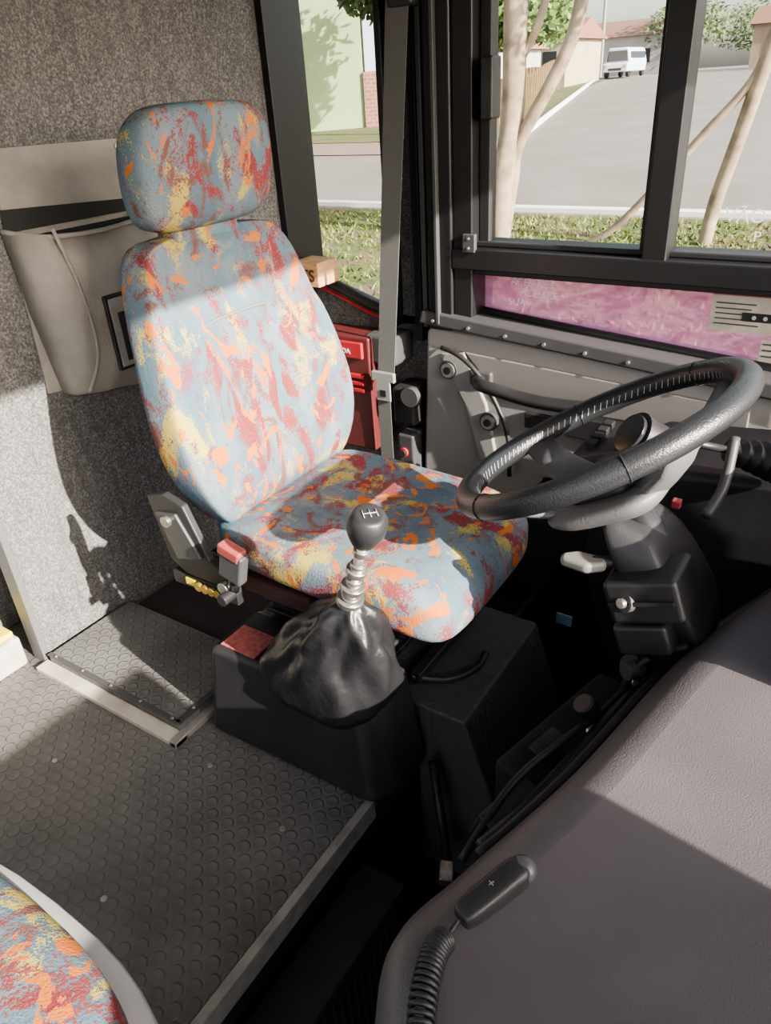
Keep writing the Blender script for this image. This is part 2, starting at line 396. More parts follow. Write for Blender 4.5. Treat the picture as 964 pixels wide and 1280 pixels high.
for z,x,w,d in ((.990,-1.135,.10,.05),(1.0,-1.132,.143,.09),(1.03,-1.125,.162,.118),(1.08,-1.118,.168,.124),(1.13,-1.112,.167,.122),(1.165,-1.108,.157,.112),(1.190,-1.105,.130,.088),(1.20,-1.104,.09,.05)):
    rings.append([(x+a, YC+.007+b, z) for a,b in superell(48,d/2,w,3.6)])
loft("headrest", rings, FAB, seat, sub=1)
box("headrest_neck", -1.17,-1.11,YC-.09,YC+.09,.95,1.0, FAB, seat, .02)
cr=[(-1.06,.12,.44,.40),(-1.04,.19,.462,.38),(-.98,.225,.475,.37),(-.88,.228,.472,.36),(-.78,.226,.468,.35),(-.68,.222,.470,.345),(-.60,.216,.468,.325),(-.545,.208,.455,.315),(-.515,.192,.43,.32),(-.50,.165,.40,.335),(-.496,.11,.385,.35)]
rings=[]
for x,w,zt,zb in cr:
    zc=(zt+zb)/2; hh=(zt-zb)/2; r=[]
    for b,c in superell(48,w,hh,3.2):
        z=zc+c
        if c>0: z += .016*(abs(b)/w)**3 - .012*(1-(b/w)**2)
        r.append((x,YC-.004+b,z))
    rings.append(r)
loft("cushion", rings, FAB, seat, sub=1)
box("cushion_pan", -1.0,-.60,YC-.17,YC+.17,.30,.35, BLACKM, seat, .01)
box("suspension", -.98,-.70,YC-.13,YC+.15,.13,.32, BLACKM, seat, .01)
for i in range(5): box("suspension_pleat", -.99,-.69,YC-.14,YC+.16,.15+.03*i,.162+.03*i, BLACK, seat, .005)
prism("recliner_plate", [(-1.13,.53),(-1.08,.545),(-1.03,.53),(-.985,.42),(-.93,.39),(-.92,.36),(-1.06,.365),(-1.10,.39)], 1, .795,.812, BLACK, seat, .004)
prism("recliner_plate_inner", [(-1.11,.50),(-1.05,.51),(-1.0,.42),(-1.07,.40)], 1, .789,.797, DGREY, seat, .003)
cyl("recliner_bolt", (-1.075,.787,.49),(0,1,0),.012,.012,CHROME,seat)
cyl("recliner_bolt_2", (-.945,.787,.375),(0,1,0),.013,.014,CHROME,seat)
cyl("recliner_knob", (-.93,.775,.365),(0,1,0),.012,.03,BLACK,seat)
box("side_rail", -1.10,-.92,.792,.81,.335,.365, BLACK, seat, .003)
BRASS=plain("brass_spring",(.6,.42,.12),.35,metal=.8)
for i in range(4): cyl("spring_ring", (-1.02+.018*i,.786,.352),(0,1,0),.010,.008,BRASS,seat,16)
box("yellow_mark", -1.06,-1.035,.789,.793,.345,.36, YEL, seat, 0)
box("buckle_body", -.935,-.880,.775,.80,.405,.475, DGREY, seat, .006, rot=(0,15,0))
box("buckle_button", -.931,-.878,.773,.80,.460,.484, plain("faded_red",(.30,.07,.06),.5), seat, .005, rot=(0,15,0))
tube("buckle_strap", [(-.91,.79,.42),(-.93,.795,.37)],.012,BLACK,seat)
box("adjust_bar", -.632,-.608,.95,1.24,.145,.17, BLACK, seat, .004)
tube("pull_handle", smoothpts([(-.63,.95,.16),(-.60,.97,.15),(-.56,1.0,.145),(-.53,1.05,.15),(-.53,1.09,.16)]),.008,BLACK,seat)
box("under_red_cover", -.99,-.80,.87,.93,.30,.34, plain("dull_red_foam",(.07,.03,.028),.8), seat, .01)

# ------------------------------------------------------------------ pedestal
prism("seat_pedestal", [(-1.08,-.04),(-1.08,.13),(-.49,.13),(-.40,-.14),(-.38,-.35),(-.60,-.35),(-.60,-.04)], 1, .915, 1.27, TREADD, None, .006)

# ------------------------------------------------------------------ gear console + lever
gc = empty("gear_lever_console")
b_=[(-1.02,.735),(-.60,.745),(-.565,.80),(-.565,.905),(-1.02,.905)]
t_=[(-.985,.75),(-.63,.765),(-.60,.81),(-.60,.90),(-.985,.90)]
v=[(x,y,0) for x,y in b_]+[(x,y,.24) for x,y in t_]; n=5
mesh("housing", v, [tuple(range(n)),tuple(range(n,2*n))]+[(i,(i+1)%n,n+(i+1)%n,n+i) for i in range(n)], BLACK, gc, bevel=.018, seg=4)
box("red_label", -.965,-.875,.765,.835,.2405,.243, REDM, gc, .0)
rings=[]; N=64
lv=[(.20,-.73,.822,.140,.092,.0),(.235,-.73,.822,.142,.094,.006),(.265,-.722,.822,.136,.092,.011),(.30,-.708,.818,.120,.084,.015),(.335,-.692,.812,.102,.075,.016),(.37,-.675,.806,.085,.065,.014),(.40,-.66,.80,.066,.054,.010),(.425,-.650,.795,.048,.042,.006),(.440,-.645,.793,.030,.028,.003),(.455,-.641,.791,.018,.018,.001)]
for k,(z,x,y,a,b,w) in enumerate(lv):
    r=[]
    for i in range(N):
        t=2*pi*i/N; e=2.8 if k<3 else 2.2
        c,s=math.cos(t),math.sin(t)
        rr=1+ (w/max(a,.01))*(math.sin(5*t+k*.8)+.7*math.sin(9*t-k*1.3+1)+.5*math.sin(14*t+k*2))*.8
        droop = -.03*max(0,-s)*(k<2)
        r.append((x+a*rr*math.copysign(abs(c)**(2/e),c), y+b*rr*math.copysign(abs(s)**(2/e),s), z+droop+ w*.9*math.sin(3*t+k*2)))
    rings.append(r)
loft("leather_boot", rings, LEATHER, gc, sub=1)
l0=Vector((-.642,.791,.445)); kc=Vector((-.578,.772,.622)); ld=(kc-l0).normalized(); LL=(kc-l0).length
tube("lever_shaft", [l0-ld*.02, l0+ld*(LL-.02)], .009, CHROME, gc, 16)
for s,r in ((.0,.020),(.012,.024),(.028,.017),(.045,.021),(.062,.014),(.088,.018),(.100,.013),(.135,.013)):
    cyl("collar", l0+ld*s, ld, r, .012, CHROME, gc, 20)
q=Vector((0,0,1)).rotation_difference(ld)
rings=[]
for z,r in ((-.034,.010),(-.032,.019),(-.022,.024),(-.005,.0305),(.008,.032),(.02,.0305),(.028,.026),(.031,.0235),(.032,.018),(.032,.008)):
    rings.append([kc+q@Vector((r*math.cos(2*pi*i/28),r*math.sin(2*pi*i/28),z)) for i in range(28)])
loft("gear_knob", rings, BLACK, gc)
MK=plain("shift_pattern_grey",(.4,.4,.4),.5)
kt=kc+ld*.0335; kx=q@Vector((.6,.8,0)); ky=q@Vector((-.8,.6,0))
for a in (-.011,0,.011):
    tube("shift_pattern", [kt+kx*a-ky*.008, kt+kx*a+ky*.008], .0008, MK, gc, 6)
tube("shift_pattern", [kt-kx*.011, kt+kx*.011], .0008, MK, gc, 6)
stt = empty("door_strut")
tube("rod", [(-.545,.885,.02),(-.475,.82,-.20)], .010, BLACK, stt)
box("bracket", -.495,-.465,.79,.83,-.215,-.17, CHROME, stt, .004, rot=(20,10,30))
hb = empty("floor_heater")
box("casing", -.60,-.50,.10,.70,-.34,-.10, BLACK, hb, .006)
for i in range(12): box("grille_bar", -.501,-.496,.14,.66,-.32+.017*i,-.313+.017*i, BLACK, hb, 0)
for i in range(26): box("grille_post", -.499,-.495,.14+.02*i,.144+.02*i,-.325,-.12, BLACK, hb, 0)

# ------------------------------------------------------------------ side panel (driver's left)
sp = empty("side_trim_panel")
prism("moulding", [(-1.075,.59),(-1.06,.605),(-.62,.575),(-.15,.54),(-.15,.25),(-.70,.20),(-.78,.05),(-1.10,.05),(-1.10,.13)], 1, 1.80,1.865, PANEL, sp, .014)
prism("upper_ledge", [(-1.09,.615),(-1.08,.655),(.2,.545),(.2,.50),(-.62,.575)], 1, 1.78,1.86, DGREY, sp, .008)
prism("raised_rib", [(-1.03,.53),(-.95,.545),(-.88,.40),(-.84,.22),(-.90,.22),(-.95,.39)], 1, 1.79,1.805, PANEL, sp, .006)
prism("recess_panel", [(-.95,.545),(-.20,.50),(-.20,.42),(-.80,.42),(-.88,.47)], 1, 1.792,1.802, plain("panel_shadow_grey",(.16,.155,.15),.5), sp, .004)
for i in range(8): cyl("rivet", (-1.04+.11*i,1.777,.628-.0095*i),(0,1,0),.005,.006,CHROME,sp,10)
def vent(c):
    cyl("vent_ring", c,(0,1,0),.028,.014,DGREY,sp,28); cyl("vent_face",(c[0],c[1]-.008,c[2]),(0,1,0),.021,.01,ALU,sp,28)
    cyl("vent_core",(c[0],c[1]-.014,c[2]),(0,1,0),.011,.008,BLACK,sp,20)
vent((-1.0,1.795,.487)); vent((-.868,1.788,.353))
tube("grab_handle", smoothpts([(-.90,1.79,.475),(-.88,1.745,.478),(-.83,1.73,.475),(-.70,1.725,.462),(-.56,1.725,.468),(-.51,1.74,.478),(-.49,1.79,.482)]), .018, BLACK, sp, 14)
box("handle_base", -.93,-.86,1.78,1.80,.455,.50, DGREY, sp, .008)
tube("cable", smoothpts([(-1.02,1.79,.55),(-.96,1.775,.54),(-.90,1.77,.50),(-.84,1.77,.42),(-.80,1.77,.32),(-.795,1.775,.2)]), .007, RUBBER, sp)
box("switch_slot", -.76,-.66,1.785,1.80,.355,.40, BLACK, sp, .004)
box("switch_slot_2", -.64,-.50,1.785,1.80,.35,.41, BLACK, sp, .004)
box("lower_black", -1.10,.2,1.74,1.80,-.36,.10, BLACKM, sp, .01)

# ------------------------------------------------------------------ left dash console
ld2 = empty("left_dash_console")
prism("body", [(-.46,.20),(-.44,.42),(-.36,.47),(.2,.52),(.2,-.36),(-.30,-.36)], 1, 1.45,1.74, BLACK, ld2, .02)
cyl("gauge_pod", (-.37,1.52,.50),(-.6,-.5,.55),.055,.06,BLACK,ld2,28)
cyl("gauge_face", (-.386,1.507,.516),(-.6,-.5,.55),.044,.03,plain("gauge_glass",(.03,.03,.035),.1),ld2,28)
box("switch_bank", -.52,-.40,1.50,1.70,.40,.46, DGREY, ld2, .008, rot=(0,-20,0))
for i in range(4): box("switch", -.50,-.475,1.53+.04*i,1.555+.04*i,.445,.47, BLACK, ld2, .003)
bl = empty("handbrake_bellows")
a0=Vector((-.17,1.33,.60)); a1=Vector((-.04,1.43,.54)); pts=[];rs=[]
for i in range(33):
    t=i/32; pts.append(a0.lerp(a1,t)); rs.append(.016+.028*t+(.006 if i%4<2 else -.004))
tube("bellows", pts, .03, RUBBER, bl, 20, rs)
tube("stem", [a0, a0+Vector((-.08,-.06,.03))], .007, BLACK, bl)

# ------------------------------------------------------------------ steering wheel
sw = empty("steering_wheel")
WC=Vector((-.321,1.043,.714)); th=math.radians(29)
WM=Matrix.Translation(WC) @ Matrix.Rotation(-th,4,'Y')
def W(p): return WM @ Vector(p)
RM=.222
tube("rim", [W((RM*math.cos(2*pi*i/72),RM*math.sin(2*pi*i/72),0)) for i in range(72)], .0195, WHEEL, sw, 16, closed=True)
for a in (35,145,215,325):
    a=math.radians(a); c,s=math.cos(a),math.sin(a)
    rings=[]
    tang=Vector((-s,c,0))
    for (r_,z_,wd,tk) in ((.04,-.085,.050,.016),(.10,-.082,.042,.014),(.16,-.050,.032,.011),(.210,-.008,.028,.010)):
        ctr=Vector((r_*c,r_*s,z_)); rings.append([W(ctr+tang*(wd*math.cos(2*pi*k/16))+Vector((0,0,tk*math.sin(2*pi*k/16)))) for k in range(16)])
    loft("spoke", rings, HUBG, sw)
rings=[]
for z,w,d in ((-.120,.07,.06),(-.105,.105,.08),(-.088,.125,.098),(-.076,.124,.096),(-.070,.112,.086)):
    rings.append([W((a,b,z)) for a,b in superell(32,d,w,4.2)])
loft("hub_pad", rings, HUBG, sw, sub=1)
rings=[]
for z,w,d in ((-.078,.085,.055),(-.058,.085,.055),(-.053,.076,.048)):
    rings.append([W((a,b,z)) for a,b in superell(32,d,w,4.5)])
loft("hub_cover", rings, BLACK, sw, sub=0)
cyl("horn_button", W((0,0,-.051)), WM.to_3x3()@Vector((0,0,1)), .024,.008, DGREY, sw)
vv=[];ff=[]
for i in range(110):
    a=2*pi*i/110
    p1=W(((RM-.0187)*math.cos(a),(RM-.0187)*math.sin(a),.008)); p2=W(((RM-.0187)*math.cos(a+.03),(RM-.0187)*math.sin(a+.03),-.004))
    n_=(W((0,0,0))-p1).normalized()*.002; t1_=W((RM*math.cos(a+.006),RM*math.sin(a+.006),0))-W((RM*math.cos(a),RM*math.sin(a),0))
    b=len(vv); vv+= [p1+n_,p1+t1_+n_,p2+t1_+n_,p2+n_]; ff.append((b,b+1,b+2,b+3))
mesh("lacing", vv, ff, plain("lacing_thread",(.4,.4,.4),.6), sw)
for a in (60,120,240,300):
    a=math.radians(a); c=Vector((RM*math.cos(a),RM*math.sin(a),0)); rd=Vector((math.cos(a),math.sin(a),0))
    tube("rim_seam", [W(c+rd*.0200*math.cos(2*pi*k/16)+Vector((0,0,.0200*math.sin(2*pi*k/16)))) for k in range(16)], .0009, BLACKM, sw, 6, closed=True)
sc_ = empty("steering_column")
tube("shaft", [W((0,0,-.11)), (-.20,1.05,.52),(-.06,1.05,.20),(-.02,1.05,-.3)], .03, BLACK, sc_, 16)
rings=[]
for (x,z,w,d) in ((-.255,.605,.05,.04),(-.24,.58,.075,.055),(-.205,.52,.085,.068),(-.17,.46,.08,.065),(-.14,.40,.06,.05)):
    rings.append([(x+a*.92,1.05+b,z-a*.35) for a,b in superell(28,d,w,7)])
loft("shroud", rings, BLACK, sc_, sub=1)
box("shroud_block", -.255,-.14,.935,1.03,.47,.545, BLACK, sc_, .010, rot=(0,-20,0))
box("shroud_block_2", -.235,-.15,.94,1.01,.405,.46, BLACK, sc_, .008, rot=(0,-20,0))
box("shroud_groove", -.25,-.15,.930,.94,.505,.512, BLACKM, sc_, .001, rot=(0,-20,0))
box("ignition_block", -.20,-.12,.965,1.08,.33,.42, BLACK, sc_, .010, rot=(0,-20,10))
box("relay_box", -.16,-.09,.98,1.09,.26,.34, BLACK, sc_, .006, rot=(0,-10,-8))
tube("wire_loom", smoothpts([(-.18,.95,.40),(-.21,.94,.33),(-.19,.96,.26),(-.13,1.0,.20)]), .006, RUBBER, sc_)
tube("wire_loom_2", smoothpts([(-.15,1.12,.42),(-.20,1.15,.34),(-.18,1.14,.22),(-.10,1.10,.12)]), .006, RUBBER, sc_)
cyl("ignition_ring", (-.222,.94,.50),(-.5,-.8,.2),.016,.012,DGREY,sc_)
cyl("ignition_lock", (-.225,.934,.501),(-.5,-.8,.2),.008,.016,CHROME,sc_)
cyl("lower_knob", (-.20,.945,.37),(-.6,-.8,.1),.015,.03,DGREY,sc_)
tube("wiper_stalk", smoothpts([(-.22,1.0,.545),(-.27,.98,.535),(-.31,.965,.533)]), .010, BLACK, sc_)
prism("wiper_stalk_tip", [(-.335,.950),(-.338,.965),(-.318,.982),(-.27,.985),(-.265,.965),(-.29,.945)], 2, .523,.543, plain("stalk_grey",(.17,.165,.155),.45), sc_, .008)
tube("indicator_stalk", smoothpts([(-.16,1.13,.57),(-.15,1.19,.60),(-.155,1.25,.66)]), .009, DGREY, sc_)
box("red_switch", -.215,-.20,1.12,1.135,.575,.59, plain("dull_red_switch",(.25,.04,.05),.5), sc_, .003)

# ------------------------------------------------------------------ dashboard cowl
ctrl=[(.25,-.45),(.10,-.20),(-.06,.03),(-.18,.17),(-.25,.27),(-.290,.365),(-.262,.474),(-.205,.669),(-.145,.953),(-.055,1.204),(.04,1.42)]
edge=[Vector((p[0],p[1],0)) for p in smoothpts([(x,y,0) for x,y in ctrl],8)]
out=edge+[Vector((.70,1.42,0)),Vector((.70,-.45,0))]
def ringd(ins,z):
    r=[]
    for i,p in enumerate(out):
        if i<len(edge):
            t=(edge[min(i+1,len(edge)-1)]-edge[max(i-1,0)]).normalized(); nn=Vector((t.y,-t.x,0)); q_=p+nn*ins
        else: q_=p.copy()
        r.append((q_.x,q_.y,z))
    return r
dc = empty("dashboard")
rl=[ringd(0,-.36),ringd(0,.36),ringd(.004,.395),ringd(.014,.422),ringd(.030,.441),ringd(.05,.450),ringd(.075,.455)]
o=loft("cowl", rl, DASH, dc, smooth=False)
for p in o.data.polygons:
    if len(p.vertices)==4: p.use_smooth=True
prism("binnacle_shade_block", [(.03,.44),(.02,.62),(.07,.72),(.16,.74),(.38,.60),(.42,.44)], 1, .90, 1.38, BLACK, dc, .02)  # out of view; added and sized to shade the seat cushion
tube("edge_rubber", [(p.x-.006,p.y,.385) for p in edge[50:]], .009, RUBBER, dc)
tube("edge_rail", [(p.x-.04,p.y,.33) for p in edge[52:-6]], .012, BLACK, dc)
box("edge_bracket_box", -.30,-.20,.70,.98,.18,.31, BLACKM, dc, .01, rot=(0,0,-15))
for (x,y,z) in ((-.24,.85,.35),(-.205,.965,.36)):
    cyl("knob", (x,y,z),(-.4,-.3,.8),.018,.028,BLACK,dc,20,bevel=.004); tube("knob_stem",[(x,y,z),(x+.04,y-.05,z-.08)],.007,CHROME,dc)
box("edge_plate", -.30,-.27,.60,.70,.27,.33, BLACK, dc, .004, rot=(0,20,-15))
box("edge_vent", -.285,-.255,.74,.80,.32,.335, BLACK, dc, .003, rot=(0,10,-15))
tube("edge_cable", smoothpts([(-.30,.55,.30),(-.28,.66,.345),(-.25,.76,.35),(-.22,.88,.33),(-.19,1.0,.34)]), .006, RUBBER, dc)

hs = empty("radio_handset")
A=Vector((-.213,.385,.475)); B=Vector((-.178,.468,.482)); ax=(B-A).normalized(); side=ax.cross(Vector((0,0,1))).normalized(); up=side.cross(ax)
rings=[]
for t,w,hh in ((0,.010,.008),(.04,.014,.012),(.5,.0155,.013),(.62,.015,.014),(.9,.0165,.016),(1,.010,.010)):
    rings.append([A.lerp(B,t)+side*a+up*b for a,b in superell(24,w,hh,3.5)])
loft("body", rings, BLACK, hs, sub=1)
ball("end_cap", B-ax*.006, .0155, plain("cap_grey",(.08,.08,.09),.3), hs, sc=(1,1,.9))
text("power_mark", "+", .014, A.lerp(B,.45)+up*.0142+side*.003, ax, side*-1, plain("mark_grey",(.2,.2,.2),.5), hs, .0003)
path=smoothpts([A,A+Vector((-.004,-.018,-.006)),(-.218,.350,.475),(-.213,.325,.478),(-.20,.29,.478),(-.178,.25,.478),(-.15,.20,.478)],60)
pts=[]
for i,p in enumerate(path):
    if i<80: pts.append(p); continue
    t=(path[min(i+1,len(path)-1)]-path[i-1]).normalized(); u=t.cross(Vector((0,0,1))).normalized(); w=u.cross(t)
    a=i*.62; pts.append(p+(u*math.cos(a)+w*math.sin(a))*.0115)
tube("coiled_cord", pts, .0027, BLACK, hs, 8)

# ------------------------------------------------------------------ belt
sbt = empty("seat_belt")
mesh("webbing", [(-1.115,1.765,1.62),(-1.050,1.765,1.62),(-1.155,1.74,.46),(-1.212,1.74,.46)],[(0,1,2,3)],BELT,sbt).modifiers.new("s",'SOLIDIFY').thickness=.002
mesh("webbing_lower", [(-1.21,1.73,.455),(-1.165,1.73,.455),(-1.17,1.735,.05),(-1.215,1.735,.05)],[(0,1,2,3)],BELT,sbt).modifiers.new("s",'SOLIDIFY').thickness=.002
box("tongue", -1.225,-1.145,1.722,1.736,.445,.475, BUCK, sbt, .004)
box("tongue_plate", -1.21,-1.16,1.722,1.728,.385,.45, BUCK, sbt, .004)
box("tongue_slot", -1.195,-1.175,1.720,1.725,.40,.42, BLACKM, sbt, 0)
box("anchor", -1.13,-1.06,1.75,1.80,1.36,1.44, BLACK, sbt, .01)
rr=empty("belt_reel")
box("housing", -1.18,-1.105,1.76,1.86,.30,.42, BLACK, rr, .01)
box("lower_housing", -1.17,-1.11,1.76,1.86,.13,.27, DGREY, rr, .01)
cyl("roller", (-1.11,1.755,.40),(0,1,0),.03,.02,DGREY,rr)
cyl("red_ring", (-1.145,1.755,.21),(0,1,0),.016,.01,REDP,rr)
cyl("red_ring_core", (-1.145,1.750,.21),(0,1,0),.012,.01,BLACK,rr)
box("wall_socket_box", -1.27,-1.16,1.76,1.865,.48,.57, DGREY, None, .012)
wbk = empty("wooden_block")
box("block", -1.51,-1.41,1.75,1.85,.695,.765, WOOD, wbk, .004)
text("mark", "TS", .05, (-1.475,1.7485,.712), (1,0,0),(0,0,1), plain("pencil_brown",(.10,.04,.02),.8), wbk, .002)
rk = empty("red_first_aid_box")
box("body", -1.46,-1.24,1.74,1.85,.20,.565, plain("dark_red_case",(.10,.02,.02),.5), rk, .008)
box("lid", -1.44,-1.26,1.73,1.745,.50,.55, REDP, rk, .004)
for i in range(3): box("slat", -1.44,-1.26,1.728,1.742,.44-.022*i,.452-.022*i, REDP, rk, .002)
text("label", "NORDA", .022, (-1.38,1.728,.515),(1,0,0),(0,0,1),WHITE,rk)

# ------------------------------------------------------------------ near passenger seat
ps = empty("passenger_seat")
cx,cy=-.700,-.052
rings=[]
for z,i in ((.30,.03),(.325,.006),(.355,0),(.385,.004),(.405,.02),(.415,.05),(.420,.10)):
    rings.append([(cx+a, cy+b, z) for a,b in superell(48,.335-i,.25-i,2.7)])
loft("cushion", rings, FAB, ps, sub=1)
rings=[]
for z,i in ((.20,.05),(.26,.01),(.30,-.010),(.325,-.022),(.335,-.018),(.335,0.01)):
    rings.append([(cx+a, cy+b, z) for a,b in superell(48,.335-i,.25-i,2.7)])
loft("shell_rim", rings, GREYR, ps)
cyl("pedestal_post", (cx,-.1,.1),(0,0,1),.06,.2,BLACK,ps)
box("footwell_sticker", -.5,-.46,1.42,1.425,.02,.05, plain("sticker_blue",(.2,.35,.45),.4), None, 0)
for nm,x,y in (("clutch_pedal",-.16,1.26),("brake_pedal",-.26,1.16)):
    e=empty(nm); box("pad", x-.02,x+.03,y-.04,y+.04,-.22,-.14, RUBBER, e, .006, rot=(0,30,0)); tube("arm",[(x,y,-.18),(x+.06,y,.1)],.01,BLACK,e)

# ------------------------------------------------------------------ outside
ROAD = plain("asphalt", (.19,.172,.155), .9, bump=.3, bscale=20, var=.12, vscale=.4)
def ground_mat():
    m, nt, b = newmat("verge_grass"); v = mapping(nt,(1,1,1))
    f1=noise(nt,v,1.2,5,.65); f2=noise(nt,v,14,4,.7)
    g=ramp(nt,f2,[(.3,(.03,.045,.01)),(.55,(.10,.13,.03)),(.75,(.24,.22,.10))])
    c=mixc(nt,step(nt,f1,.48,.6),g,(.15,.10,.07))
    nt.links.new(c,b.inputs["Base Color"]); b.inputs["Roughness"].default_value=.95; return m
GR=ground_mat()
PAVE=plain("reddish_pavement",(.22,.145,.125),.9,var=.12,vscale=1)
KERB=plain("painted_kerb",(.72,.72,.70),.7)
def gz(y): return -1.1 if y<18 else min(-1.1+.04*(y-18), .84)
mesh("ground_verge", [(-60,1.95,-1.1),(40,1.95,-1.1),(40,14.4,-1.1),(-60,14.4,-1.1)],[(0,1,2,3)],GR)
mesh("ground_under_bus", [(-60,-40,-1.12),(60,-40,-1.12),(60,2,-1.12),(-60,2,-1.12)],[(0,1,2,3)],ROAD)
mesh("road", [(-80,14.4,-1.1),(40,14.4,-1.1),(40,18,-1.1),(-80,18,-1.1),(40,66.5,.84),(-80,66.5,.84),(40,200,.84),(-80,200,.84)],[(0,1,2,3),(3,2,4,5),(5,4,6,7)],ROAD)
box("road_edge_line", -80,40,14.6,14.95,-1.10,-1.02, KERB, None, 0)
def strip(name, pts, mat, dz=.03):
    return mesh(name, [(x,y,gz(y)+dz) for x,y in pts],[tuple(range(len(pts)))],mat)
strip("pavement", [(-60,24),(-11.2,24),(-12.3,27.5),(-60,27.5)], PAVE)
strip("lawn", [(-60,27.5),(-12.3,27.5),(-20,55),(-22,66),(-60,66)], GR, .05)
kb=[(-11.2,24),(-12.3,27.5),(-15,37),(-20,55),(-23,66)]
tube("street_kerb", [(x,y,gz(y)+.05) for x,y in kb], .14, KERB, None, 6)
GRN=plain("pale_green_render",(.29,.37,.20),.9,var=.05,vscale=.5)
b1=empty("green_building")
def wallq(nm,a,b,z0,z1,mat,par,th_=.25):
    a=Vector((*a,0));b=Vector((*b,0)); d=(b-a).normalized(); n=Vector((-d.y,d.x,0))*th_
    v=[]
    for p in (a,b,b+n,a+n): v+=[(p.x,p.y,z0),(p.x,p.y,z1)]
    return mesh(nm,v,[(0,2,3,1),(2,4,5,3),(4,6,7,5),(6,0,1,7),(1,3,5,7),(0,6,4,2)],mat,par)
wallq("front_wall",(-36,26.5),(-23.1,33.5),-1,7,GRN,b1)
wallq("side_wall",(-23.1,33.5),(-26,42),-1,7,GRN,b1)
b2=empty("brick_house")
wallq("upper_wall",(-23.0,33.6),(-20,35.2),1.9,7,plain("bluish_white_render",(.45,.50,.60),.9),b2)
m,nt,b=newmat("brick_red"); bt=nt.nodes.new("ShaderNodeTexBrick"); bt.inputs["Scale"].default_value=1.5
bt.inputs["Color1"].default_value=(.30,.13,.09,1); bt.inputs["Color2"].default_value=(.22,.10,.08,1); bt.inputs["Mortar"].default_value=(.3,.26,.23,1)
nt.links.new(mapping(nt,(1,1,1),rot=(pi/2,0,0)),bt.inputs["Vector"]); nt.links.new(bt.outputs["Color"],b.inputs["Base Color"]); b.inputs["Roughness"].default_value=.9
BRK=m
wallq("lower_wall",(-23.0,33.4),(-19.5,35.2),-1,1.9,BRK,b2)
def house(name,x,y,w,d,hh,col,roofc,rot=0):
    e=empty(name); z=gz(y)
    nm=name.replace(".","_")
    box("walls",x-w/2,x+w/2,y-d/2,y+d/2,z-.3,z+hh,plain(nm+"_render",tuple(c*.55 for c in col),.9,var=.1,vscale=1),e,0)
    mesh("roof",[(x-w/2-.4,y-d/2-.4,z+hh),(x+w/2+.4,y-d/2-.4,z+hh),(x+w/2+.4,y+d/2+.4,z+hh),(x-w/2-.4,y+d/2+.4,z+hh),(x-w/2-.4,y,z+hh*1.45),(x+w/2+.4,y,z+hh*1.45)],
         [(0,1,5,4),(2,3,4,5),(0,4,3),(1,2,5)],plain(nm+"_roof",tuple(c*.55 for c in roofc),.8),e)
    for i in range(3):
        xx=x-w/3+i*w/3; box("window_%d"%i,xx-.5,xx+.5,y-d/2-.05,y-d/2,z+1,z+2.1,BLACKM,e,0)
house("street_house",-25.5,60,7,7,2.8,(.70,.60,.42),(.40,.20,.13))
house("street_house.001",-24,48,5,6,2.6,(.75,.73,.68),(.45,.25,.18))
house("street_house.002",-9,78,9,7,3,(.55,.42,.32),(.38,.20,.14))
house("street_house.003",1,76,8,7,3.2,(.62,.48,.36),(.42,.24,.17))
house("street_house.004",-27,85,9,7,3.2,(.7,.65,.6),(.40,.22,.15))
fn=empty("timber_fence")
FW=plain("fence_timber",(.30,.21,.12),.9,var=.2,vscale=3)
for i in range(40):
    t=i/39; x=-15.8+(-21.8+15.8)*t; y=33+22*t
    box("slat",x-.09,x+.09,y-.02,y+.02,gz(y)+.05,gz(y)+1.7+.15*math.sin(i*3),FW,fn,0)
box("street_wall", -12,12,70,70.2,.84,1.9,plain("street_wall_render",(.30,.19,.13),.9),None,0)
up_=empty("utility_pole"); px,py=-24.5,71
cyl("post",(px,py,4.85),(0,0,1),.14,8,plain("concrete_pole",(.28,.26,.23),.8),up_,10)
box("crossarm",px-1,px+1,py-.06,py+.06,7.6,7.75,FW,up_,0)
vn=empty("van"); vx,vy=-21.0,66.5; vz=.84
VW=plain("van_white",(.6,.66,.78),.3)
def vp(nm,pts,y0,y1,mat,bv): return prism(nm,[(x+vx,z+vz) for x,z in pts],1,y0,y1,mat,vn,bv)
vp("body",[(-.95,.35),(-.98,1.0),(-.80,1.75),(-.70,1.93),(.70,1.93),(.80,1.75),(.98,1.0),(.95,.35)],vy-2.0,vy+2.2,VW,.1)
vp("nose",[(-.95,.35),(-.97,.95),(.97,.95),(.95,.35)],vy-2.5,vy-1.9,VW,.1)
VG=plain("van_glass",(.05,.06,.08),.1)
vp("windscreen",[(-.80,1.05),(-.70,1.74),(.70,1.74),(.80,1.05)],vy-2.05,vy-1.99,VG,0)
for s in (-1,1): prism("side_glass",[(vy-1.8,vz+1.1),(vy-1.6,vz+1.65),(vy+1.9,vz+1.65),(vy+1.9,vz+1.1)],0,vx+s*.90-.03,vx+s*.90+.03,VG,vn,0)
box("grille",vx-.5,vx+.5,vy-2.53,vy-2.49,vz+.45,vz+.62,BLACK,vn,0)
for s in (-.75,.75):
    cyl("headlight",(vx+s,vy-2.5,vz+.72),(0,1,0),.14,.05,CHROME,vn,14)
    for yy in (-1.8,1.6): cyl("wheel",(vx+s*1.1,vy+yy,vz+.32),(1,0,0),.32,.2,RUBBER,vn,18)
BARK=plain("pale_bark",(.30,.23,.165),.9,bump=.6,bscale=12,var=.4,vscale=4)
def leaf_mat(name,a,b_):
    m,nt,b=newmat(name); c=ramp(nt,noise(nt,mapping(nt,(1,1,1)),3,4),[(.35,a),(.65,b_)])
    nt.links.new(c,b.inputs["Base Color"]); b.inputs["Roughness"].default_value=.7; return m
